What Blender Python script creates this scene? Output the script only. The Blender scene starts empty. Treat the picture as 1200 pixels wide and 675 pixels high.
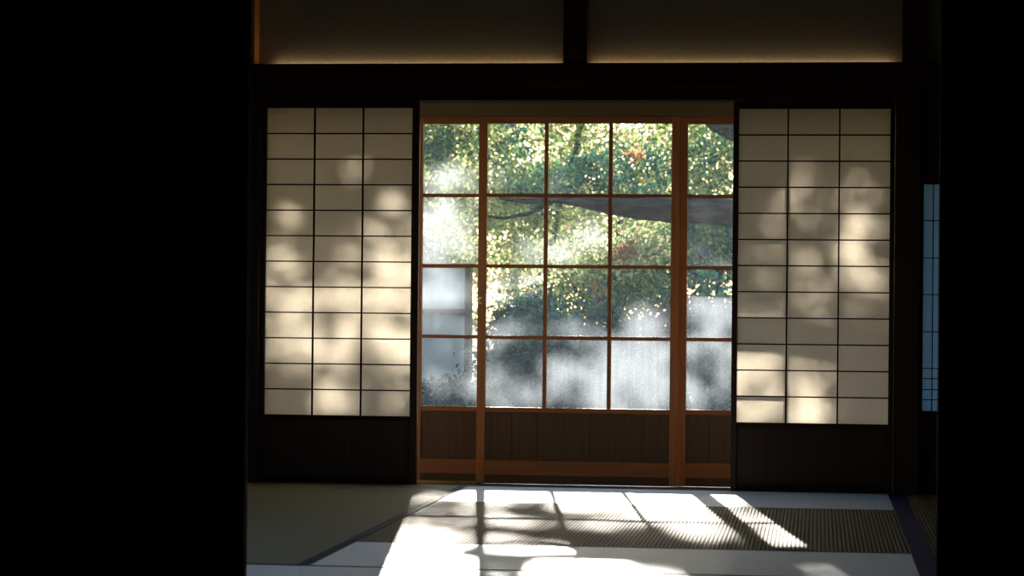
import bpy, bmesh, math, random
import numpy as np
from mathutils import Vector, Matrix

random.seed(7); np.random.seed(7)
C = bpy.context.scene.collection
scn = bpy.context.scene

# ------------------------------------------------------------------ camera
F = 2833.0                    # focal length in pixels of the 1200 px wide frame (85 mm on 36 mm)
YAW = math.atan(358 / F); PITCH = math.atan(23.8 / F); ROLL = 0.0098
CAM_H = 0.81
fw = Vector((-math.sin(YAW) * math.cos(PITCH), math.cos(YAW) * math.cos(PITCH), math.sin(PITCH)))
r0 = Vector((math.cos(YAW), math.sin(YAW), 0)); u0 = r0.cross(fw)
rt = math.cos(ROLL) * r0 + math.sin(ROLL) * u0
up = -math.sin(ROLL) * r0 + math.cos(ROLL) * u0
CAM = Vector((11.0 * math.sin(YAW), -11.0 * math.cos(YAW), CAM_H))
cd = bpy.data.cameras.new('camera'); cam = bpy.data.objects.new('camera', cd); C.objects.link(cam)
M4 = Matrix((rt, up, -fw)).transposed().to_4x4(); M4.translation = CAM; cam.matrix_world = M4
cd.sensor_width = 36; cd.lens = F / 1200 * 36; cd.clip_end = 400
cd.dof.use_dof = True; cd.dof.focus_distance = 11.2; cd.dof.aperture_fstop = 7.1
scn.camera = cam

def W(px, py, Y):
    """world point where the sight line of a pixel meets the vertical plane y = Y"""
    d = rt * ((px - 600) / F) - up * ((py - 337.5) / F) + fw
    return CAM + d * ((Y - CAM.y) / d.y)
def WF(px, py, Z=0.0):
    d = rt * ((px - 600) / F) - up * ((py - 337.5) / F) + fw
    return CAM + d * ((Z - CAM.z) / d.z)

# ------------------------------------------------------------------ light
SUN_EL = math.radians(13.8); SUN_AZ = math.radians(7.95)      # left of +y
SUN = Vector((-math.sin(SUN_AZ) * math.cos(SUN_EL), math.cos(SUN_AZ) * math.cos(SUN_EL), math.sin(SUN_EL)))
world = bpy.data.worlds.new('world'); scn.world = world; world.use_nodes = True
wn = world.node_tree.nodes; wl = world.node_tree.links
sky = wn.new('ShaderNodeTexSky'); sky.sky_type = 'NISHITA'; sky.sun_disc = False
sky.sun_elevation = SUN_EL; sky.sun_rotation = -SUN_AZ; sky.air_density = 1.0; sky.dust_density = 1.2; sky.ozone_density = 2.0
wn['Background'].inputs[1].default_value = 0.24
wl.new(sky.outputs[0], wn['Background'].inputs[0])
sd = bpy.data.lights.new('sun', 'SUN'); sd.energy = 18.0; sd.angle = math.radians(0.53); sd.color = (1.0, 0.92, 0.80)
so = bpy.data.objects.new('sun', sd); C.objects.link(so); so.rotation_euler = SUN.to_track_quat('Z', 'Y').to_euler()
so.location = (0, 30, 12)
scn.view_settings.view_transform = 'Standard'; scn.view_settings.look = 'None'
scn.view_settings.exposure = 0.0; scn.view_settings.gamma = 1.0; scn.view_settings.use_curve_mapping = False
cy = scn.cycles
cy.max_bounces = 10; cy.diffuse_bounces = 5; cy.glossy_bounces = 4; cy.transmission_bounces = 6; cy.transparent_max_bounces = 24
cy.sample_clamp_indirect = 6.0; cy.use_denoising = True; cy.caustics_reflective = False; cy.caustics_refractive = False

# ------------------------------------------------------------------ materials
class NT:
    def __init__(s, name):
        s.m = bpy.data.materials.new(name); s.m.use_nodes = True
        s.n = s.m.node_tree.nodes; s.l = s.m.node_tree.links
        s.b = s.n['Principled BSDF']; s.out = s.n['Material Output']
    def add(s, t, **kw):
        n = s.n.new(t)
        for k, v in kw.items(): setattr(n, k, v)
        return n
    def coords(s, scale=(1, 1, 1)):
        t = s.add('ShaderNodeTexCoord'); mp = s.add('ShaderNodeMapping'); mp.inputs['Scale'].default_value = scale
        s.l.new(t.outputs['Object'], mp.inputs[0]); return mp.outputs[0]
    def noise(s, vec, scale, detail=4, rough=.6):
        n = s.add('ShaderNodeTexNoise'); n.inputs['Scale'].default_value = scale
        n.inputs['Detail'].default_value = detail; n.inputs['Roughness'].default_value = rough
        s.l.new(vec, n.inputs['Vector']); return n.outputs[0]
    def ramp(s, fac, stops):
        r = s.add('ShaderNodeValToRGB'); e = r.color_ramp.elements
        while len(e) < len(stops): e.new(.5)
        for i, (p, c) in enumerate(stops): e[i].position = p; e[i].color = (*c, 1) if len(c) == 3 else c
        s.l.new(fac, r.inputs[0]); return r.outputs[0]
    def math(s, op, a, b=None):
        n = s.add('ShaderNodeMath', operation=op)
        for i, v in enumerate((a, b)):
            if v is None: continue
            if isinstance(v, (int, float)): n.inputs[i].default_value = v
            else: s.l.new(v, n.inputs[i])
        return n.outputs[0]
    def bump(s, h, strength=.3, dist=.002, to=None):
        b = s.add('ShaderNodeBump'); b.inputs['Strength'].default_value = strength; b.inputs['Distance'].default_value = dist
        s.l.new(h, b.inputs['Height']); s.l.new(b.outputs[0], (to or s.b).inputs['Normal'])

def wood(name, c0, c1, grain='z', rough=.55, spec=.3):
    t = NT(name); sc = {'z': (60, 60, 2), 'x': (2, 60, 60), 'y': (60, 2, 60), 'bark': (5, 30, 30)}[grain]
    v = t.coords(sc); n = t.noise(v, 1.0, 5, .65)
    t.l.new(t.ramp(n, [(.3, c0), (.7, c1)]), t.b.inputs['Base Color'])
    t.b.inputs['Roughness'].default_value = rough; t.b.inputs['Specular IOR Level'].default_value = spec
    t.bump(n, .25, .001); return t.m

M = {}
M['door_wood_v'] = wood('cedar_upright', (.42, .155, .052), (.58, .24, .09), 'z')
M['door_wood_h'] = wood('cedar_level', (.36, .13, .045), (.50, .20, .075), 'x')
M['door_plank'] = wood('weathered_plank', (.10, .055, .03), (.17, .10, .055), 'z')
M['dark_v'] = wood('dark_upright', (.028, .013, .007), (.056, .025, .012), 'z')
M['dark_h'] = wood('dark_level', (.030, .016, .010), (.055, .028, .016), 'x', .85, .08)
M['post_lit_v'] = wood('post_timber_lit', (.42, .20, .06), (.56, .28, .09), 'z')  # lamp glow on the left post put into a brighter orange timber
M['veranda'] = wood('veranda_boards', (.16, .09, .045), (.26, .15, .08), 'x', .35, .5)
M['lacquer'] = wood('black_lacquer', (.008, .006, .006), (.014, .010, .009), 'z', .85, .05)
M['bark'] = wood('bark', (.018, .020, .026), (.20, .20, .21), 'bark', .9, .1)
M['bark'].node_tree.nodes['Bump'].inputs['Strength'].default_value = .9; M['bark'].node_tree.nodes['Bump'].inputs['Distance'].default_value = .02

def plain(name, col, rough=.7, spec=.3, metal=0, bump=None, var=.12):
    t = NT(name); v = t.coords(); n = t.noise(v, bump or 30, 4)
    a = tuple(max(0, c * (1 - var)) for c in col); b = tuple(min(1, c * (1 + var)) for c in col)
    t.l.new(t.ramp(n, [(.3, a), (.7, b)]), t.b.inputs['Base Color'])
    t.b.inputs['Roughness'].default_value = rough; t.b.inputs['Specular IOR Level'].default_value = spec
    t.b.inputs['Metallic'].default_value = metal; t.bump(n, .2, .002); return t.m
M['plaster'] = plain('earth_plaster', (.33, .32, .25), .95, .05, bump=90)
M['strip_plaster'] = plain('ochre_boards', (.25, .19, .09), .9, .05, bump=60)
M['ceiling'] = plain('ceiling_boards', (.10, .07, .045), .8, .1)
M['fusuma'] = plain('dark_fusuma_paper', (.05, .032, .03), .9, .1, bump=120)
M['brass'] = plain('brass', (.80, .62, .22), .35, .5, 1.0)
M['pull_metal'] = plain('dark_iron', (.02, .02, .022), .5, .4, .6)
M['white_wall'] = plain('white_garden_plaster', (.92, .90, .82), .9, .1, bump=15, var=.05)
M['moss'] = plain('moss_ground', (.05, .07, .03), .95, .05, bump=2, var=.4)
M['heri'] = plain('indigo_border_cloth', (.05, .075, .13), .75, .3, bump=400)
M['heri_deep'] = plain('deep_blue_border_cloth', (.035, .04, .20), .75, .3, bump=400)
M['subfloor'] = plain('subfloor', (.08, .07, .05), .9, .1)

def tatami(name, ca, cb, axis, rough, spec, pitch=.0145, rib=.5, dist=.003):
    t = NT(name); tc = t.add('ShaderNodeTexCoord'); sep = t.add('ShaderNodeSeparateXYZ'); t.l.new(tc.outputs['Object'], sep.inputs[0])
    c = sep.outputs['X' if axis == 'x' else 'Y']
    s = t.math('SINE', t.math('MULTIPLY', c, 2 * math.pi / pitch))
    h = t.math('ADD', t.math('MULTIPLY', s, .5), .5)
    mp = t.add('ShaderNodeMapping'); mp.inputs['Scale'].default_value = (1, 60, 1) if axis == 'x' else (60, 1, 1)
    t.l.new(tc.outputs['Object'], mp.inputs[0]); n = t.noise(mp.outputs[0], 6, 4)
    k = t.math('ADD', t.math('MULTIPLY', h, rib), t.math('MULTIPLY', n, 1 - rib))
    t.l.new(t.ramp(k, [(.25, ca), (.75, cb)]), t.b.inputs['Base Color'])
    t.b.inputs['Roughness'].default_value = rough; t.b.inputs['Specular IOR Level'].default_value = spec
    t.bump(h, .8, dist); return t.m
def grain_gloss(m, rough, aniso):
    nt = m.node_tree; b = nt.nodes['Principled BSDF']; c = nt.nodes.new('ShaderNodeCombineXYZ'); c.inputs[0].default_value = 1
    b.inputs['Roughness'].default_value = rough; b.inputs['Anisotropic'].default_value = aniso; nt.links.new(c.outputs[0], b.inputs['Tangent'])
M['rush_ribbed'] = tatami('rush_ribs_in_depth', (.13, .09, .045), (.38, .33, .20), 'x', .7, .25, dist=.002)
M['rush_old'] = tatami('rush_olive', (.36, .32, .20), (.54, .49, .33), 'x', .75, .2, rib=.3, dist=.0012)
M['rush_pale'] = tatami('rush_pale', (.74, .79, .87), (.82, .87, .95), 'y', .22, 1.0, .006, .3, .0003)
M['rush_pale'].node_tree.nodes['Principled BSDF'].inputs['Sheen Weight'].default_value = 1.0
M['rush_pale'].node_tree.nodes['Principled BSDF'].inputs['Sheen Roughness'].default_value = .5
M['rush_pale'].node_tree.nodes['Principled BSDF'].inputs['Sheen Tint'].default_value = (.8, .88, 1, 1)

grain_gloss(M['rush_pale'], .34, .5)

def paper(name, t_col, d_col, k):
    t = NT(name); v = t.coords((1, 1, 1)); n = t.noise(v, 60, 5)
    tr = t.add('ShaderNodeBsdfTranslucent'); df = t.add('ShaderNodeBsdfDiffuse'); mx = t.add('ShaderNodeMixShader')
    a = tuple(c * .88 for c in t_col)
    t.l.new(t.ramp(n, [(.3, a), (.7, t_col)]), tr.inputs[0]); df.inputs[0].default_value = (*d_col, 1)
    mx.inputs[0].default_value = k; t.l.new(df.outputs[0], mx.inputs[1]); t.l.new(tr.outputs[0], mx.inputs[2])
    t.l.new(mx.outputs[0], t.out.inputs[0]); return t.m
M['paper'] = paper('shoji_paper', (.94, .89, .805), (.66, .64, .60), .53)
M['paper_sky_tint'] = paper('sky_tinted_paper', (.44, .64, .86), (.35, .45, .6), .60)  # blue of the skylight behind it put into the paper colour

def glass():
    t = NT('dusty_old_glass'); tc = t.add('ShaderNodeTexCoord')
    mp = t.add('ShaderNodeMapping'); mp.inputs['Scale'].default_value = (30, 1, 1.6); t.l.new(tc.outputs['Object'], mp.inputs[0])
    streak = t.noise(mp.outputs[0], 1.6, 5, .7)
    cl = t.noise(tc.outputs['Object'], 5.0, 2, .5)
    vo = t.add('ShaderNodeTexVoronoi'); vo.inputs['Scale'].default_value = 55; vo.inputs['Randomness'].default_value = 1
    t.l.new(tc.outputs['Object'], vo.inputs['Vector'])
    speck = t.math('LESS_THAN', vo.outputs['Distance'], .12)
    sel = t.math('GREATER_THAN', t.noise(tc.outputs['Object'], 9, 2), .56)
    spk = t.math('MULTIPLY', t.math('MULTIPLY', speck, sel), .22)
    base = t.math('ADD', t.math('MULTIPLY', streak, .07), t.math('MULTIPLY', cl, .05))
    fac = t.math('ADD', t.math('ADD', base, spk), .035)
    tp = t.add('ShaderNodeBsdfTransparent'); tl = t.add('ShaderNodeBsdfTranslucent'); tl.inputs[0].default_value = (.76, .86, 1.0, 1)
    mx = t.add('ShaderNodeMixShader'); t.l.new(fac, mx.inputs[0]); t.l.new(tp.outputs[0], mx.inputs[1]); t.l.new(tl.outputs[0], mx.inputs[2])
    gl = t.add('ShaderNodeBsdfGlossy'); gl.inputs['Roughness'].default_value = .02
    fr = t.add('ShaderNodeFresnel'); fr.inputs[0].default_value = 1.25
    m2 = t.add('ShaderNodeMixShader'); t.l.new(fr.outputs[0], m2.inputs[0]); t.l.new(mx.outputs[0], m2.inputs[1]); t.l.new(gl.outputs[0], m2.inputs[2])
    t.l.new(m2.outputs[0], t.out.inputs[0]); return t.m
M['glass'] = glass()

def emit(name, col, s):
    t = NT(name); e = t.add('ShaderNodeEmission'); e.inputs[0].default_value = (*col, 1); e.inputs[1].default_value = s
    t.l.new(e.outputs[0], t.out.inputs[0]); return t.m
M['lamp'] = emit('warm_lamp', (1.0, .64, .36), 11.0)

def leaves(name, stops, trans=.55):
    t = NT(name); g = t.add('ShaderNodeNewGeometry')
    col = t.ramp(g.outputs['Random Per Island'], stops)
    df = t.add('ShaderNodeBsdfDiffuse'); tr = t.add('ShaderNodeBsdfTranslucent'); mx = t.add('ShaderNodeMixShader')
    t.l.new(col, df.inputs[0]); t.l.new(col, tr.inputs[0]); mx.inputs[0].default_value = trans
    t.l.new(df.outputs[0], mx.inputs[1]); t.l.new(tr.outputs[0], mx.inputs[2])
    gl = t.add('ShaderNodeBsdfGlossy'); gl.inputs['Roughness'].default_value = .35
    m2 = t.add('ShaderNodeMixShader'); m2.inputs[0].default_value = .08
    t.l.new(mx.outputs[0], m2.inputs[1]); t.l.new(gl.outputs[0], m2.inputs[2])
    t.l.new(m2.outputs[0], t.out.inputs[0]); return t.m
M['leaf_bright'] = leaves('leaf_yellow_green', [(0, (.08, .20, .08)), (.3, (.26, .44, .12)), (.65, (.62, .70, .28)), (.9, (.85, .80, .48)), (1, (.75, .30, .12))])
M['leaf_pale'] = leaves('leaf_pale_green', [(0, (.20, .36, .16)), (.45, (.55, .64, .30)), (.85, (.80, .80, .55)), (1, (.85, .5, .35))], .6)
M['leaf_mid'] = leaves('leaf_green', [(0, (.03, .14, .08)), (.35, (.09, .30, .12)), (.7, (.34, .56, .14)), (1, (.78, .82, .28))])
M['leaf_dark'] = leaves('leaf_deep_green', [(0, (.012, .075, .080)), (.6, (.035, .18, .16)), (1, (.12, .34, .12))], .4)
M['leaf_rust'] = leaves('leaf_rust', [(0, (.45, .22, .08)), (.5, (.65, .38, .15)), (1, (.75, .55, .3))])

# ------------------------------------------------------------------ builders
def box(bm, x0, x1, y0, y1, z0, z1, bev=0):
    r = bmesh.ops.create_cube(bm, size=1)
    for v in r['verts']:
        v.co = Vector(((x0 + x1) / 2 + v.co.x * (x1 - x0), (y0 + y1) / 2 + v.co.y * (y1 - y0), (z0 + z1) / 2 + v.co.z * (z1 - z0)))
    if bev:
        es = list({e for v in r['verts'] for e in v.link_edges})
        bmesh.ops.bevel(bm, geom=es, offset=bev, segments=2, affect='EDGES', profile=.5)
def obj(name, bm, mat, parent=None, smooth=False, loc=None):
    me = bpy.data.meshes.new(name); bm.to_mesh(me); bm.free(); me.materials.append(mat)
    if smooth: me.polygons.foreach_set('use_smooth', [True] * len(me.polygons))
    o = bpy.data.objects.new(name, me); C.objects.link(o)
    if parent: o.parent = parent
    if loc: o.location = loc
    return o
def boxes(name, lst, mat, parent=None, bev=0):
    bm = bmesh.new()
    for b in lst: box(bm, *b, bev=bev)
    return obj(name, bm, mat, parent)
def tag(o, label, cat, group=None, kind=None):
    o['label'] = label; o['category'] = cat
    if group: o['group'] = group
    if kind: o['kind'] = kind
    return o
def thing(name, label, cat, loc=(0, 0, 0), group=None):
    o = bpy.data.objects.new(name, None); C.objects.link(o); o.location = loc; o.empty_display_size = .2
    return tag(o, label, cat, group)
def struct(name, lst, mat, label=None, bev=0):
    o = boxes(name, lst, mat, None, bev); o['kind'] = 'structure'
    if label: o['label'] = label
    return o

# reference lines at the shoji plane (y = 0 is the room face of the screens)
def X(px, Y=0.0, py=361): return W(px, py, Y).x
def Z(px, py, Y=0.0): return W(px, py, Y).z
GY = 1.0                                                     # glass doors, one metre out across the veranda
xL, xR = -1.60, 3.1                                          # side walls of the matted room
yF = -4.75                                                   # partition between the two rooms
z_kamoi = Z(673, 118)                                        # underside of the lintel
z_nage0 = Z(673, 103); z_nage1 = Z(673, 75)
CEIL = 2.75

# ------------------------------------------------------------------ structure
struct('floor', [(xL - .1, xR + .1, -13.0, .045, -.30, -.056)], M['subfloor'])
struct('ceiling', [(xL - .1, xR + .1, -13.0, 1.25, CEIL, CEIL + .1)], M['ceiling'])
wy0, wy1, wz0, wz1 = -4.62, -2.3, .03, 1.65                   # unseen low side window, added left of the view to bring in daylight
struct('wall_left', [(xL - .1, xL, -13.0, wy0, -.3, CEIL), (xL - .1, xL, wy1, .12, -.3, CEIL), (xL - .1, xL, wy0, wy1, -.3, wz0), (xL - .1, xL, wy0, wy1, wz1, CEIL)], M['plaster'])
w2 = bpy.data.objects.new('added_window', None); C.objects.link(w2); w2['kind'] = 'structure'; w2.location = (xL, wy0, wz0)
boxes('window_frame', [(-.1, .004, 0, .03, 0, wz1 - wz0), (-.1, .004, wy1 - wy0 - .03, wy1 - wy0, 0, wz1 - wz0), (-.1, .004, .03, wy1 - wy0 - .03, 0, .03), (-.1, .004, .03, wy1 - wy0 - .03, wz1 - wz0 - .03, wz1 - wz0)], M['dark_h'], w2)
struct('wall_right', [(xR, xR + .1, -13.0, .12, -.3, CEIL)], M['plaster'])
struct('wall_behind', [(xL, xR, -13.1, -13.0, -.3, CEIL)], M['plaster'])
xa, xb = X(303), X(1049)                                     # screen opening
xw0, xw1 = X(1082), X(1112)                                  # narrow window
zw0, zw1 = Z(1088, 482), Z(1088, 215)
zt = z_nage1 - .03
struct('wall_back', [(xL, xR, .065, .12, zt, CEIL)], M['plaster'], 'plaster wall with two dim panels above the dark lintel')
struct('wall_back', [(xL, xa - .10, .03, .10, -.056, zt), (xb + .105, xw0, .03, .10, -.056, zt), (xw1, xR, .03, .10, -.056, zt),
                     (xw0, xw1, .03, .10, -.056, zw0), (xw0, xw1, .03, .10, zw1, zt)], M['dark_v'], 'dark boarded wall on either side of the screens')
# posts
struct('trim_1', [(X(297) - .10, X(297), -.035, .13, z_nage1 - .02, CEIL)], M['post_lit_v'])
struct('trim_2', [(X(658), X(686), -.035, .12, z_nage1 - .02, CEIL)], M['dark_v'])
struct('trim_3', [(X(1055), X(1055) + .10, -.035, .13, z_nage1 - .02, CEIL)], M['dark_v'])
struct('trim_4', [(xa - .10, X(303.5) - .0002, -.02, .11, -.056, z_nage1 - .03)], M['dark_v'])
struct('trim_5', [(X(1047.5) + .0012, xb + .105, -.02, .11, -.056, z_nage1 - .03)], M['dark_v'])
# long lintels: grooved head rail and the nageshi beam over it, hollow behind its front lip
struct('trim_6', [(xL, xR, -.050, .03, z_nage0, z_nage1), (xL, xR, .03, .065, z_nage0, z_nage1 - .032)], M['dark_h'], 'long dark beam across the back wall', .003)
struct('trim_7', [(xa, xb, -.030, .105, z_kamoi, z_nage0)], M['dark_h'], 'dark grooved head rail over the paper screens')
struct('trim_8', [(xa, xb, 0, .10, -.056, -.001)], M['dark_h'], 'dark threshold under the paper screens')

# narrow cool window beside the right post
wf = bpy.data.objects.new('window_1', None); C.objects.link(wf); wf['kind'] = 'structure'; wf.location = (xw0, .05, zw0)
wf['label'] = 'narrow blue-lit paper window beside the right post'
fr = [(0, xw1 - xw0, .012, .016, 0, .004)]
bars = []
for py in (258, 302, 345, 389, 432, 444, 457, 469):
    zz = Z(1088, py) - zw0; bars.append((0, xw1 - xw0, .0, .010, zz - .002, zz + .002))
xm = X(1093.5) - xw0
bars.append((xm - .0022, xm + .0022, -.001, .010, 0, zw1 - zw0)); bars.append((xm + (X(1107) - X(1093.5)) - .002, xm + (X(1107) - X(1093.5)) + .002, -.001, .010, 0, zw1 - zw0))
boxes('window_lattice', bars, M['lacquer'], wf)
boxes('window_paper', [(0, xw1 - xw0, .0105, .0115, 0, zw1 - zw0)], M['paper_sky_tint'], wf)

# veranda outside the screens
VZ = -.085
struct('floor_veranda', [(-4.2, 4.2, .10, GY + .16, VZ - .06, VZ)], M['veranda'], 'dark wooden veranda floor beyond the threshold')
struct('ceiling_veranda', [(-4.2, 4.2, .13, GY + 1.1, 2.02, 2.08)], M['ceiling'])
zt_g = Z(673, 137, GY)
struct('wall_veranda', [(-4.2, 4.2, GY - .02, GY + .08, zt_g + .004, 2.02)], M['strip_plaster'], 'dim ochre board above the glass doors')
struct('trim_9', [(-4.2, 4.2, GY - .03, GY + .10, VZ, VZ + .022)], M['dark_h'], 'sill under the glass doors')
bs = boxes('brass_rail', [(X(484, GY), X(561, GY), GY - .034, GY - .031, VZ + .022, VZ + .036)], M['brass'])
bs['kind'] = 'structure'; bs['label'] = 'thin yellow brass rail on the sill under the left glass door'; bs['name'] = 'rail'
struct('ground', [(-60, 60, 1.2, 160, -.75, -.55)], M['moss'])

# ------------------------------------------------------------------ tatami
def mat_piece(label, x0, x1, y0, y1, m, borders=(), bm_=None, group='tatami mats on the floor'):
    t = thing('tatami_mat', label, 'tatami mat', ((x0 + x1) / 2, (y0 + y1) / 2, -.055), group)
    cx, cyy = t.location.x, t.location.y
    boxes('rush_cover', [(x0 - cx + .0008, x1 - cx - .0008, y0 - cyy + .0008, y1 - cyy - .0008, 0, .055)], m, t, .0015)
    for (a, b, c, d) in borders:
        boxes('border_cloth', [(a - cx, b - cx, c - cyy, d - cyy, .0553, .0566)], bm_ or M['heri'], t)
    return t
xh = (WF(542, 570.5).x + WF(366, 662).x) / 2                 # left border line
xh2 = (WF(1055, 585).x + WF(1070, 640).x) / 2                # right border line
yA = (WF(600, 588).y + WF(1000, 597.5).y) / 2
yB = (WF(560, 636).y + WF(950, 648.5).y) / 2
yC = (WF(370, 663.5).y + WF(700, 671).y) / 2
hw = .036
print('MATS', xh, xh2, yA, yB, yC)
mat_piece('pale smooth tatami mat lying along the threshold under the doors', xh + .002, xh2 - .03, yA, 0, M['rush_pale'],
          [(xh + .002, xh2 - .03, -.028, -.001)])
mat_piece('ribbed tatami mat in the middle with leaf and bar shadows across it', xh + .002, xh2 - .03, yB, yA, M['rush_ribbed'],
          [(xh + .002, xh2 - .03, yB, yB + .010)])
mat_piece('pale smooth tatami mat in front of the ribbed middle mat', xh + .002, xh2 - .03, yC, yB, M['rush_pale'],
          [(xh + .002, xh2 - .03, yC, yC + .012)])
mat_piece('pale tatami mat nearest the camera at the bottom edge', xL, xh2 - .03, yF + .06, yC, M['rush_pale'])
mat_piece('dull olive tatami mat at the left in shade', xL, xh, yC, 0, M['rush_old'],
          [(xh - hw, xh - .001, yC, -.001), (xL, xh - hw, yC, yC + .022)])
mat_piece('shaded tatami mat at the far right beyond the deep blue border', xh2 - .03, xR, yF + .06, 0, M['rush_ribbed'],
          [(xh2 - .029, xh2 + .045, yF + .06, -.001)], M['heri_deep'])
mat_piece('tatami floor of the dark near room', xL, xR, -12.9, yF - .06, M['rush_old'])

# ------------------------------------------------------------------ shoji screens
def shoji(label, pl, pr, cols, ptop, pbot, y, foot, stw):
    """pl, pr outer edges; cols = pixel edges of the paper; rows 12"""
    x0, x1 = X(pl), X(pr); t = thing('shoji_screen', label, 'paper screen', ((x0 + x1) / 2, y, .0), 'pair of paper screens')
    cx = (x0 + x1) / 2
    pmid = (cols[0] + cols[-1]) / 2
    zt_, zb_ = Z(pmid, ptop), Z(pmid, pbot); top = z_kamoi + .004
    a, b = X(cols[0]) - cx, X(cols[-1]) - cx
    boxes('stile', [(x0 - cx, a, 0, .030, -.001, top)], M['dark_v'], t, .0015)
    boxes('stile', [(b, x1 - cx, 0, .030, -.001, top)], M['dark_v'], t, .0015)
    boxes('top_rail', [(a, b, .002, .028, zt_, top)], M['dark_h'], t, .001)
    boxes('middle_rail', [(a, b, .002, .028, zb_ - .022, zb_)], M['dark_h'], t, .001)
    boxes('bottom_rail', [(a, b, .002, .028, -.001, .030)], M['dark_h'], t, .001)
    n = 5; pw = (b - a) / n
    boxes('base_panel', [(a + i * pw + .0006, a + (i + 1) * pw - .0006, .012, .019, .030, zb_ - .022) for i in range(n)] + [(a, b, .0192, .022, .030, zb_ - .022)], M['dark_v'], t, .001)
    k = []
    for c in cols[1:-1]: k.append((X(c) - cx - .0035, X(c) - cx + .0035, .007, .019, zb_, zt_))
    for i in range(1, 12):
        z = zb_ + (zt_ - zb_) * i / 12; k.append((a, b, .008, .018, z - .003, z + .003))
    boxes('lattice', k, M['lacquer'], t)
    boxes('paper', [(a, b, .0192, .0196, zb_, zt_)], M['paper'], t)
    return t
shoji('left sliding screen with white paper grid, brightest in its middle rows', 303.5, 489, (309.5, 365.5, 422.5, 480.5), 126, 487, .012, 567, 0)
shoji('right sliding screen with white paper grid, brightest at its lower left', 857.5, 1047.5, (864, 921.8, 982.3, 1042), 127, 496.5, .012, 577, 0)

# ------------------------------------------------------------------ glass doors
zg = [Z(673, p, GY) for p in (478.6, 396, 312.4, 229, 144.5)]    # bar lines bottom to top (bottom rail top, muntins, top rail)
def gdoor(label, x0, x1, y, cols, stl, str_, frontpull=False):
    t = thing('sliding_glass_door', label, 'glass door', ((x0 + x1) / 2, y, 0), 'glazed garden doors'); cx = (x0 + x1) / 2
    zb = VZ + .024; ztop = zt_g + .002
    a, b = x0 + stl - cx, x1 - str_ - cx
    boxes('stile', [(x0 - cx, a, 0, .030, zb, ztop)], M['door_wood_v'], t, .0015)
    boxes('stile', [(b, x1 - cx, 0, .030, zb, ztop)], M['door_wood_v'], t, .0015)
    boxes('top_rail', [(a, b, .001, .029, zg[4], ztop)], M['door_wood_h'], t, .001)
    zr = zg[0]
    boxes('lock_rail', [(a, b, .001, .029, zr - .024, zr)], M['door_wood_h'], t, .001)
    z1 = Z(673, 541, GY); z2 = Z(673, 558, GY)
    boxes('kick_rail', [(a, b, .001, .029, z2, z1)], M['door_wood_h'], t, .001)
    boxes('bottom_rail', [(a, b, .004, .026, zb, z2)], M['door_plank'], t, .001)
    n = max(2, round((b - a) / .14)); pw = (b - a) / n
    boxes('base_panel', [(a + i * pw + .0006, a + (i + 1) * pw - .0006, .010, .018, z1, zr - .024) for i in range(n)] + [(a, b, .0182, .021, z1, zr - .024)], M['door_plank'], t, .0012)
    k = [(c - cx - .0095, c - cx + .0095, .004, .026, zr, zg[4]) for c in cols]
    for z in zg[1:4]: k.append((a, b, .0045, .0255, z - .0085, z + .0085))
    boxes('muntin', k, M['door_wood_h'], t, .0008)
    xs = [a] + [c - cx for c in cols] + [b]
    for i in range(len(xs) - 1):
        for j in range(4):
            boxes('glass_pane', [(xs[i], xs[i + 1], .0135, .0160, zg[j], zg[j + 1])], M['glass'], t)
    return t
xs1, xs2 = X(559.5, GY), X(795, GY)
dm = gdoor('middle glazed door, three panes wide, with a small catch on its left stile', xs1, xs2, GY, [X(638.5, GY), X(714, GY)], X(569.3, GY) - xs1, xs2 - X(785.5, GY))
gdoor('left glazed door, one pane column wide, beside the left paper screen', X(488, GY + .035), X(566, GY + .035), GY + .035, [], X(494, GY + .035) - X(488, GY + .035), .022)
gdoor('right glazed door, one pane column in view beside the right paper screen', X(792, GY + .035), X(893, GY + .035), GY + .035, [], X(804.5, GY + .035) - X(792, GY + .035), .018)
# little brass catch on the middle door's left stile
p = W(561.5, 352, GY); bm = bmesh.new(); cx = dm.location.x
box(bm, p.x - .009 - cx, p.x + .004 - cx, -.004, .001, p.z - .018, p.z + .018, .0015)
box(bm, p.x + .003 - cx, p.x + .014 - cx, -.006, .001, p.z - .018, p.z - .010, .001)
box(bm, p.x + .003 - cx, p.x + .014 - cx, -.006, .001, p.z + .008, p.z + .016, .001)
c_ = obj('catch', bm, plain('pale_brass', (.85, .75, .45), .4, .5, .3), dm); c_['label'] = 'pale brass catch'

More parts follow.
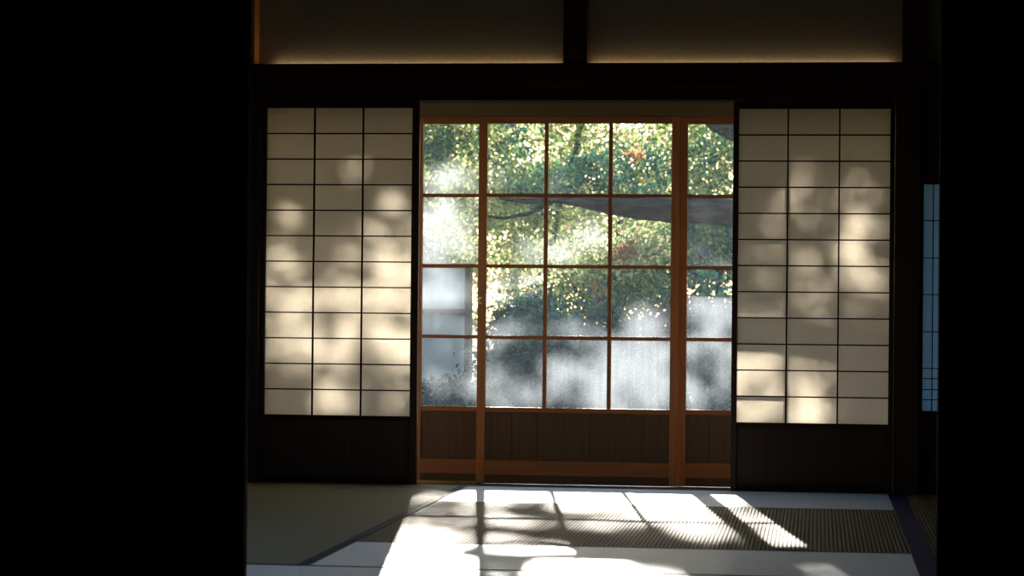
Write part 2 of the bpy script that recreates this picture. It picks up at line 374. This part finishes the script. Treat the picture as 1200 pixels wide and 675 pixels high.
# ------------------------------------------------------------------ near partition (dark)
x_lj = (W(290.5, 560, yF).x + W(294, 100, yF).x) / 2; x_rj = (W(1097.5, 560, yF).x + W(1102, 100, yF).x) / 2
zK = 1.86
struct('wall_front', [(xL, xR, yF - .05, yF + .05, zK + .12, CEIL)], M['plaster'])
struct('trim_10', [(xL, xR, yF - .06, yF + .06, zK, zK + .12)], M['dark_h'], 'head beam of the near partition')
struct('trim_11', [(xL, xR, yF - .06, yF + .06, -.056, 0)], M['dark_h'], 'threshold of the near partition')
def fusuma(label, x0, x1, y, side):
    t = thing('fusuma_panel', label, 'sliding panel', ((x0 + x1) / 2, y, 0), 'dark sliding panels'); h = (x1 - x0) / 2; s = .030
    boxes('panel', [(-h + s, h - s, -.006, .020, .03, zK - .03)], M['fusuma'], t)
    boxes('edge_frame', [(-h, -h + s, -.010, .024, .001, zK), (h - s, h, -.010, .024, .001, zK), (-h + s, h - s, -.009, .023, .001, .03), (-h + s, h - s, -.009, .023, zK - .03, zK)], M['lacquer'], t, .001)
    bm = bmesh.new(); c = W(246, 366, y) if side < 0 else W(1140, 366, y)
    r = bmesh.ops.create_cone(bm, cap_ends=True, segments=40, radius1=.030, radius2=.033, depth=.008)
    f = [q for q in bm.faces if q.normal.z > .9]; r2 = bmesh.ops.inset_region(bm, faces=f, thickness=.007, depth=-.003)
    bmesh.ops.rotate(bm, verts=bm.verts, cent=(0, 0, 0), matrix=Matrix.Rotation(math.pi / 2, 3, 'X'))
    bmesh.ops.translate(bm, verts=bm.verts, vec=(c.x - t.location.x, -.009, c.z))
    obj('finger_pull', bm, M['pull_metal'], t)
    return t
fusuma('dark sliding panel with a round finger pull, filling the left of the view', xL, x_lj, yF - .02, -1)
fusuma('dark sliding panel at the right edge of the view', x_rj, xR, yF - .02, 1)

# ------------------------------------------------------------------ lamp strips on the beam
for lab, a, b in (('warm light strip glowing along the beam under the left plaster panel', 316, 655), ('warm light strip glowing along the beam under the right plaster panel', 690, 1045)):
    t = thing('light_strip', lab, 'lamp', (X(a), .0560, z_nage1 - .020), 'light strips on the beam'); L = X(b) - X(a)
    boxes('housing', [(0, L, -.008, .008, 0, .008)], M['lacquer'], t)
    boxes('diffuser', [(.002, L - .002, -.006, .006, .008, .012)], M['lamp'], t)

# ------------------------------------------------------------------ garden
def leaf_mesh(name, pts, size, mat, parent, face=None, jitter=.45):
    n = len(pts); pts = np.asarray(pts)
    s = size * (1 + jitter * (np.random.rand(n) * 2 - 1))
    a = np.random.normal(size=(n, 3)); a /= np.linalg.norm(a, axis=1)[:, None]
    b = np.random.normal(size=(n, 3)); b -= (b * a).sum(1)[:, None] * a; b /= np.linalg.norm(b, axis=1)[:, None]
    if face is not None:                       # leaves turned to the light
        nn = np.array(face) + np.random.normal(size=(n, 3)) * .35; nn /= np.linalg.norm(nn, axis=1)[:, None]
        a -= (a * nn).sum(1)[:, None] * nn; a /= np.linalg.norm(a, axis=1)[:, None]; b = np.cross(nn, a)
    c = np.cross(a, b)
    L = s[:, None]
    v = np.stack([pts - a * L * .5, pts + b * L * .30 + c * L * .06, pts + a * L * .5 - c * L * .05, pts - b * L * .30 + c * L * .06], 1).reshape(-1, 3)
    me = bpy.data.meshes.new(name); me.vertices.add(4 * n); me.vertices.foreach_set('co', v.ravel())
    me.loops.add(4 * n); me.loops.foreach_set('vertex_index', np.arange(4 * n, dtype=np.int32))
    me.polygons.add(n); me.polygons.foreach_set('loop_start', np.arange(0, 4 * n, 4, dtype=np.int32))
    me.update(calc_edges=True); me.validate(); me.materials.append(mat)
    o = bpy.data.objects.new(name, me); C.objects.link(o)
    if parent: o.parent = parent; o.location = -Vector(parent.location)
    return o
def limb(bm, pts, radii, seg=10):
    rings = []
    for i, p in enumerate(pts):
        p = Vector(p); d = (Vector(pts[min(i + 1, len(pts) - 1)]) - Vector(pts[max(i - 1, 0)])).normalized()
        x = d.orthogonal().normalized() if not rings else (xprev - d * xprev.dot(d)).normalized()
        xprev = x; y = d.cross(x)
        rings.append([bm.verts.new(p + (x * math.cos(2 * math.pi * k / seg) + y * math.sin(2 * math.pi * k / seg)) * radii[i] * (1 + .12 * math.sin(3 * k + i * 1.7))) for k in range(seg)])
    for i in range(len(rings) - 1):
        for k in range(seg): bm.faces.new((rings[i][k], rings[i][(k + 1) % seg], rings[i + 1][(k + 1) % seg], rings[i + 1][k]))
    bm.faces.new(rings[0][::-1]); bm.faces.new(rings[-1])
def wiggle(p, q, n, amp):
    p, q = Vector(p), Vector(q); out = []
    for i in range(n + 1):
        t = i / n; o = Vector((random.uniform(-1, 1), random.uniform(-1, 1), random.uniform(-1, 1))) * amp * math.sin(math.pi * t)
        out.append(p.lerp(q, t) + o)
    return out
def clumps(c, rad, nclump, per, cr):
    """leaf positions: clusters inside an ellipsoid"""
    out = []
    while len(out) < nclump:
        u = np.random.uniform(-1, 1, 3)
        if (u ** 2).sum() < 1: out.append(np.array(c) + u * np.array(rad))
    P = []
    for k in out: P.append(k + np.random.normal(size=(per, 3)) * cr * np.random.uniform(.6, 1.3))
    return np.concatenate(P)

# (label, kind, trunk foot, crown ellipsoids given by pixel centre / pixel radii / distance, leaf size, clumps, leaves each, material)
def crown(px, py, rx, ry, Y, ry_depth, nclump, per, cr):
    c = W(px, py, Y); k = (Y - CAM.y) / F
    return clumps(c, (rx * k, ry_depth, ry * k), nclump, per, cr)
def tree(name, label, foot, top, r, crowns, mat, size, group=None, limbs=()):
    t = thing(name, label, 'tree' if 'tree' in name else 'shrub', foot, group)
    bm = bmesh.new(); f = Vector(foot); tp = Vector(top)
    limb(bm, [v - f for v in wiggle(foot, top, 6, .12)], [r * (1 - .1 * i) for i in range(7)])
    for a, b, ra, rb in limbs:
        w = wiggle(a, b, 7, .05); limb(bm, [v - f for v in w], [ra + (rb - ra) * i / 7 for i in range(8)], 8)
    obj('trunk', bm, M['bark'], t, True)
    P = np.concatenate([crown(*c) for c in crowns])
    leaf_mesh('foliage', P, size, mat, t)
    return t
G = -.55
tg = 'leafy trees behind the garden'
def foot(px, Y): q = W(px, 361, Y); return (q.x, Y, G)
tree('leafy_tree', 'sunlit yellow-green tree behind the left glazed door', foot(470, 15), W(488, 90, 15), .06,
     [(535, 150, 60, 75, 15, 1.2, 90, 60, .12), (580, 250, 70, 60, 16, 1.2, 70, 60, .12)], M['leaf_bright'], .055, tg,
     [(W(540, 130, 15), W(492, 235, 14.6), .02, .008), (W(488, 120, 15), W(520, 190, 14.8), .022, .01)])
tree('leafy_tree', 'sunlit yellow-green tree seen through the middle door, slanting trunk at its top', foot(638, 19), W(640, 330, 19), .03,
     [(640, 170, 90, 70, 19, 1.5, 110, 70, .14), (700, 270, 100, 70, 19.5, 1.5, 110, 70, .14)], M['leaf_bright'], .055, tg,
     [(W(640, 330, 19), W(668, 198, 19), .03, .05), (W(668, 200, 19), W(688, 130, 18.6), .055, .035), (W(682, 165, 18.7), W(700, 150, 18.6), .012, .008), (W(714, 300, 18.8), W(757, 180, 18.8), .02, .05), (W(755, 180, 18.8), W(784, 136, 18.7), .05, .08)])
tree('leafy_tree', 'sunlit green tree behind the right glazed door', foot(797, 17), W(797, 100, 17), .06,
     [(800, 170, 90, 60, 17, 1.2, 90, 70, .13), (850, 250, 60, 90, 17, 1.2, 80, 60, .13)], M['leaf_bright'], .055, tg)
tree('leafy_tree', 'deeper green tree crossing behind the upper panes', foot(792, 12.5), W(795, 140, 12.5), .05,
     [(750, 205, 60, 40, 12.5, .8, 40, 40, .07), (650, 218, 70, 22, 13, .8, 34, 40, .07), (600, 160, 50, 40, 13, .8, 22, 36, .06), (520, 170, 40, 30, 13, .8, 20, 36, .06), (690, 200, 25, 30, 12.6, .5, 16, 40, .06), (835, 190, 30, 40, 13, .5, 14, 36, .06)], M['leaf_dark'], .045, tg)
tree('leafy_tree', 'green tree with lime leaves under the thick limb on the right', foot(797, 9.8), W(799, 250, 9.8), .03,
     [(835, 285, 34, 32, 9.8, .4, 20, 36, .06), (760, 275, 44, 14, 10, .4, 10, 36, .06)], M['leaf_mid'], .04, tg)
tree('leafy_shrub', 'bright green shrub bank rising to the right behind the middle door', foot(700, 9), W(702, 380, 9), .03,
     [(690, 345, 55, 32, 9, .7, 70, 60, .08), (750, 325, 50, 36, 9.2, .7, 70, 60, .08), (620, 365, 36, 20, 8.8, .6, 36, 60, .07)], M['leaf_mid'], .042)
tree('leafy_shrub', 'yellow-flecked shrub in the third row of panes', foot(640, 8), W(645, 340, 8), .02,
     [(610, 335, 30, 22, 8.0, .3, 12, 45, .07), (670, 300, 60, 24, 8.0, .3, 26, 45, .07), (745, 292, 45, 26, 8.0, .3, 24, 45, .07), (556, 345, 8, 45, 8.2, .3, 8, 45, .06)], M['leaf_pale'], .04)
tree('leafy_shrub', 'dark shrub filling the lowest panes of the middle door', foot(620, 6.5), W(622, 450, 6.5), .03,
     [(638, 430, 66, 50, 6.2, .6, 130, 110, .08), (720, 420, 110, 60, 7.2, .6, 150, 110, .09), (840, 400, 60, 70, 7, .6, 110, 110, .09), (622, 385, 36, 30, 6.6, .3, 40, 90, .07)], M['leaf_dark'], .045)
tree('leafy_shrub', 'dark shrub low behind the left glazed door', foot(520, 6), W(520, 470, 6), .03,
     [(520, 480, 60, 22, 6, .5, 60, 100, .07), (680, 482, 190, 16, 6, .5, 110, 90, .07)], M['leaf_dark'], .04)
tree('leafy_tree', 'dark evergreen behind the right glazed door', foot(850, 10.5), W(845, 260, 10.5), .06,
     [(835, 290, 45, 40, 10.5, .6, 70, 70, .09)], M['leaf_dark'], .05)
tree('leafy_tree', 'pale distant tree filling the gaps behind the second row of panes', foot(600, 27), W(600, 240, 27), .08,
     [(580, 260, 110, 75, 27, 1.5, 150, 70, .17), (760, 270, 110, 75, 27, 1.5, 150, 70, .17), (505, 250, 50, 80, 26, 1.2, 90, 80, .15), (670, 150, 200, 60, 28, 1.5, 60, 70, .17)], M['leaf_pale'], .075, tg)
# rust coloured sprays
tree('leafy_shrub', 'small rust-coloured spray of leaves among the green', foot(714, 11.5), W(716, 170, 11.5), .008,
     [(746, 180, 8, 7, 11.5, .1, 4, 22, .03), (735, 297, 26, 10, 7.6, .2, 9, 22, .04), (700, 345, 14, 10, 7.6, .2, 4, 22, .04), (840, 246, 8, 7, 11.4, .1, 4, 22, .03)], M['leaf_rust'], .045)

# white garden wall with dark rails, seen through the left door
Yw = 7.3; k = (Yw - CAM.y) / F
wx1 = X(545, Yw); zt_w = Z(520, 312, Yw)
t = thing('garden_wall', 'pale plastered garden wall with dark timber rails, seen through the left glazed door', 'wall', (wx1 - .9, Yw, G))
cx, cz = wx1 - .9, G
boxes('plaster_face', [(-.9, .9, 0, .12, 0, zt_w - cz)], M['white_wall'], t)
for py in (365, 452):
    zz = Z(520, py, Yw) - cz; boxes('timber_rail', [(-.9, .9, -.03, 0, zz - .02, zz + .02)], M['dark_h'], t)
boxes('corner_post', [(.9, .94, -.02, .13, 0, zt_w - cz)], M['dark_v'], t)
boxes('coping', [(-.95, .97, -.06, .18, zt_w - cz, zt_w - cz + .02)], M['dark_h'], t)

# old tree standing to the right: its thick limb reaches across in front of the doors
YL = 2.75
def LW(px, py, Y=YL): return W(px, py, Y)
root = thing('gnarled_tree', 'old tree whose thick grey limb reaches across behind the second row of panes', 'tree', (X(1010, 3.2), 3.2, G))
f = Vector(root.location); bm = bmesh.new()
limb(bm, [Vector(v) - f for v in [(f.x, 3.2, G), (f.x - .02, 3.15, .3), (f.x - .05, 3.1, .9), (f.x - .02, 3.05, 1.6), (f.x + .1, 3.1, 2.6), (f.x + .1, 3.2, 3.4)]], [.20, .16, .15, .14, .12, .08], 14)
obj('trunk', bm, M['bark'], root, True)
bm = bmesh.new()
pl = [(1000, 268), (930, 262), (870, 250), (830, 248), (790, 247), (750, 244), (715, 240), (680, 236), (650, 233), (615, 236), (585, 232)]
limb(bm, [LW(a, b) - f for a, b in pl], [.085, .08, .076, .074, .070, .062, .052, .034, .024, .016, .008], 14)
limb(bm, [LW(a, b) - f for a, b in [(650, 233), (620, 250), (590, 256), (560, 252)]], [.02, .014, .010, .005], 8)
limb(bm, [LW(a, b) - f for a, b in [(860, 262), (830, 250), (845, 240), (875, 232)]], [.012, .012, .010, .008], 8)
lo = obj('limb', bm, M['bark'], root, True)
bm = bmesh.new()
limb(bm, [LW(a, b, c) - f for a, b, c in [(1010, 190, 3.2), (975, 180, 4.2), (925, 170, 5.6), (880, 160, 6.3), (845, 147, 6.6), (818, 128, 6.6), (790, 100, 6.7)]], [.09, .09, .085, .08, .07, .055, .04], 12)
obj('limb', bm, M['bark'], root, True)

# unseen shade tree high over the garden: crown gaps placed to shape the dapple
def sun_to(px, py, Y):        # a point on the plane y = Y
    return W(px, py, Y)
# bright places: (pixel x, pixel y, plane, radius x px, radius y px, amount)
LIT = []
def lit(px, py, Y, rx, ry, a): q = W(px, py, Y); kk = (Y - CAM.y) / F; LIT.append((q.x, q.z, Y, rx * kk, ry * kk, a))
for b in [(395, 378, 112, 80, .42), (425, 352, 60, 13, .7), (452, 352, 34, 14, 1), (388, 352, 20, 9, 1), (330, 300, 18, 18, .9), (340, 352, 25, 20, .6), (412, 198, 11, 11, .8), (464, 236, 14, 12, .7),
          (450, 300, 34, 40, .7), (345, 405, 22, 18, .7), (398, 470, 22, 14, .8), (455, 405, 25, 16, .8), (400, 395, 20, 20, .6), (460, 440, 18, 30, .4), (330, 250, 22, 10, .4)]:
    lit(b[0], b[1], .03, b[2], b[3], b[4])
for b in [(890, 400, 26, 26, .9), (905, 415, 20, 20, .6), (880, 445, 20, 16, .9), (945, 478, 30, 20, 1), (905, 480, 18, 18, .9), (875, 478, 18, 18, .7), (950, 445, 18, 12, .8), (1018, 415, 14, 12, .6),
          (1020, 330, 26, 12, 1), (1005, 297, 15, 14, .8), (1000, 235, 18, 12, .5), (945, 205, 15, 10, .6), (1008, 265, 28, 12, .5), (940, 240, 16, 12, .3), (950, 330, 130, 130, .16), (925, 415, 16, 20, .4)]:
    lit(b[0], b[1], .03, b[2], b[3], b[4])
for b in [(530, 215, 42, 22, 1), (500, 265, 60, 45, .9), (555, 275, 40, 35, .4), (515, 350, 45, 50, .9), (505, 425, 32, 18, .35), (550, 425, 14, 50, .5), (515, 455, 20, 12, .6),
          (590, 210, 20, 14, .6), (585, 345, 20, 18, .8), (620, 325, 22, 14, .7), (625, 290, 30, 25, .5), (600, 388, 45, 10, .8), (582, 455, 22, 25, .8), (625, 465, 28, 10, .6), (578, 405, 14, 14, .6),
          (655, 216, 13, 14, .8), (690, 270, 24, 26, .8), (652, 295, 18, 20, .6), (672, 385, 30, 16, .8), (655, 435, 22, 24, 1), (705, 450, 26, 36, 1), (750, 440, 45, 48, 1), (755, 378, 36, 20, 1), (700, 405, 20, 10, .5),
          (830, 360, 34, 32, 1), (812, 410, 18, 22, .8), (850, 440, 12, 22, 1), (815, 465, 22, 18, .7), (775, 415, 30, 30, .8), (835, 395, 26, 12, .9),
          (670, 300, 40, 14, .3), (725, 445, 125, 45, .25), (640, 340, 60, 20, .2), (720, 330, 30, 10, .2)]:
    lit(b[0], b[1], GY, b[2] * (1 if b[1] > 395 else .85), b[3] * (1 if b[1] > 395 else .85), b[4])
def amount(x, z, y):
    """light wanted along the sun ray through point (x, y, z)"""
    tp = tg_ = 1.0
    for (bx, bz, bY, rx, rz, a) in LIT:
        s = (y - bY) / SUN.y; qx = x - SUN.x * s; qz = z - SUN.z * s
        e = ((qx - bx) / rx) ** 2 + ((qz - bz) / rz) ** 2
        if e < 3:
            k_ = 1 - a * max(0, math.exp(-.9 * e) - .06) / .94
            if bY < .5: tp *= k_
            else: tg_ *= k_
    g = max(0, min(1, (1 - tg_ - .18) / .68)); p_ = max(0, (1 - tp - .04) / .96)
    return 1 - (1 - g) * (1 - p_)
shade = thing('shade_tree', 'tall unseen tree high above the garden, crown shaped to dapple the sunlight', 'tree', (-5.6, 12.2, G))
f = Vector(shade.location); bm = bmesh.new()
limb(bm, [v - f for v in wiggle(f, (-5.4, 12.3, 5.0), 6, .1)], [.2 - .015 * i for i in range(7)])
for zz in (3.6, 4.2, 4.8):
    limb(bm, [v - f for v in wiggle((-5.4, 12.3, zz - .3), (1.2, 12.4, zz + .25), 9, .06)], [.03 - .0025 * i for i in range(10)], 8)
obj('trunk', bm, M['bark'], shade, True)
pts = []
COV = 6.0
for i in range(42000):
    y = random.uniform(11.5, 12.9); x = random.uniform(-3.7, .5); z = random.uniform(3.05, 5.4)
    a = amount(x, z, y); keep = min(1, -math.log(max(a, 1e-4)) / COV)
    if random.random() < keep: pts.append((x, y, z))
for i in range(3000):
    y = random.uniform(11.5, 13.1); x = random.choice((random.uniform(-7.0, -3.7), random.uniform(.5, 1.9))); pts.append((x, y, random.uniform(3.1, 5.7)))
leaf_mesh('foliage', pts, .075, M['leaf_mid'], shade, face=SUN)
print('shade leaves', len(pts))
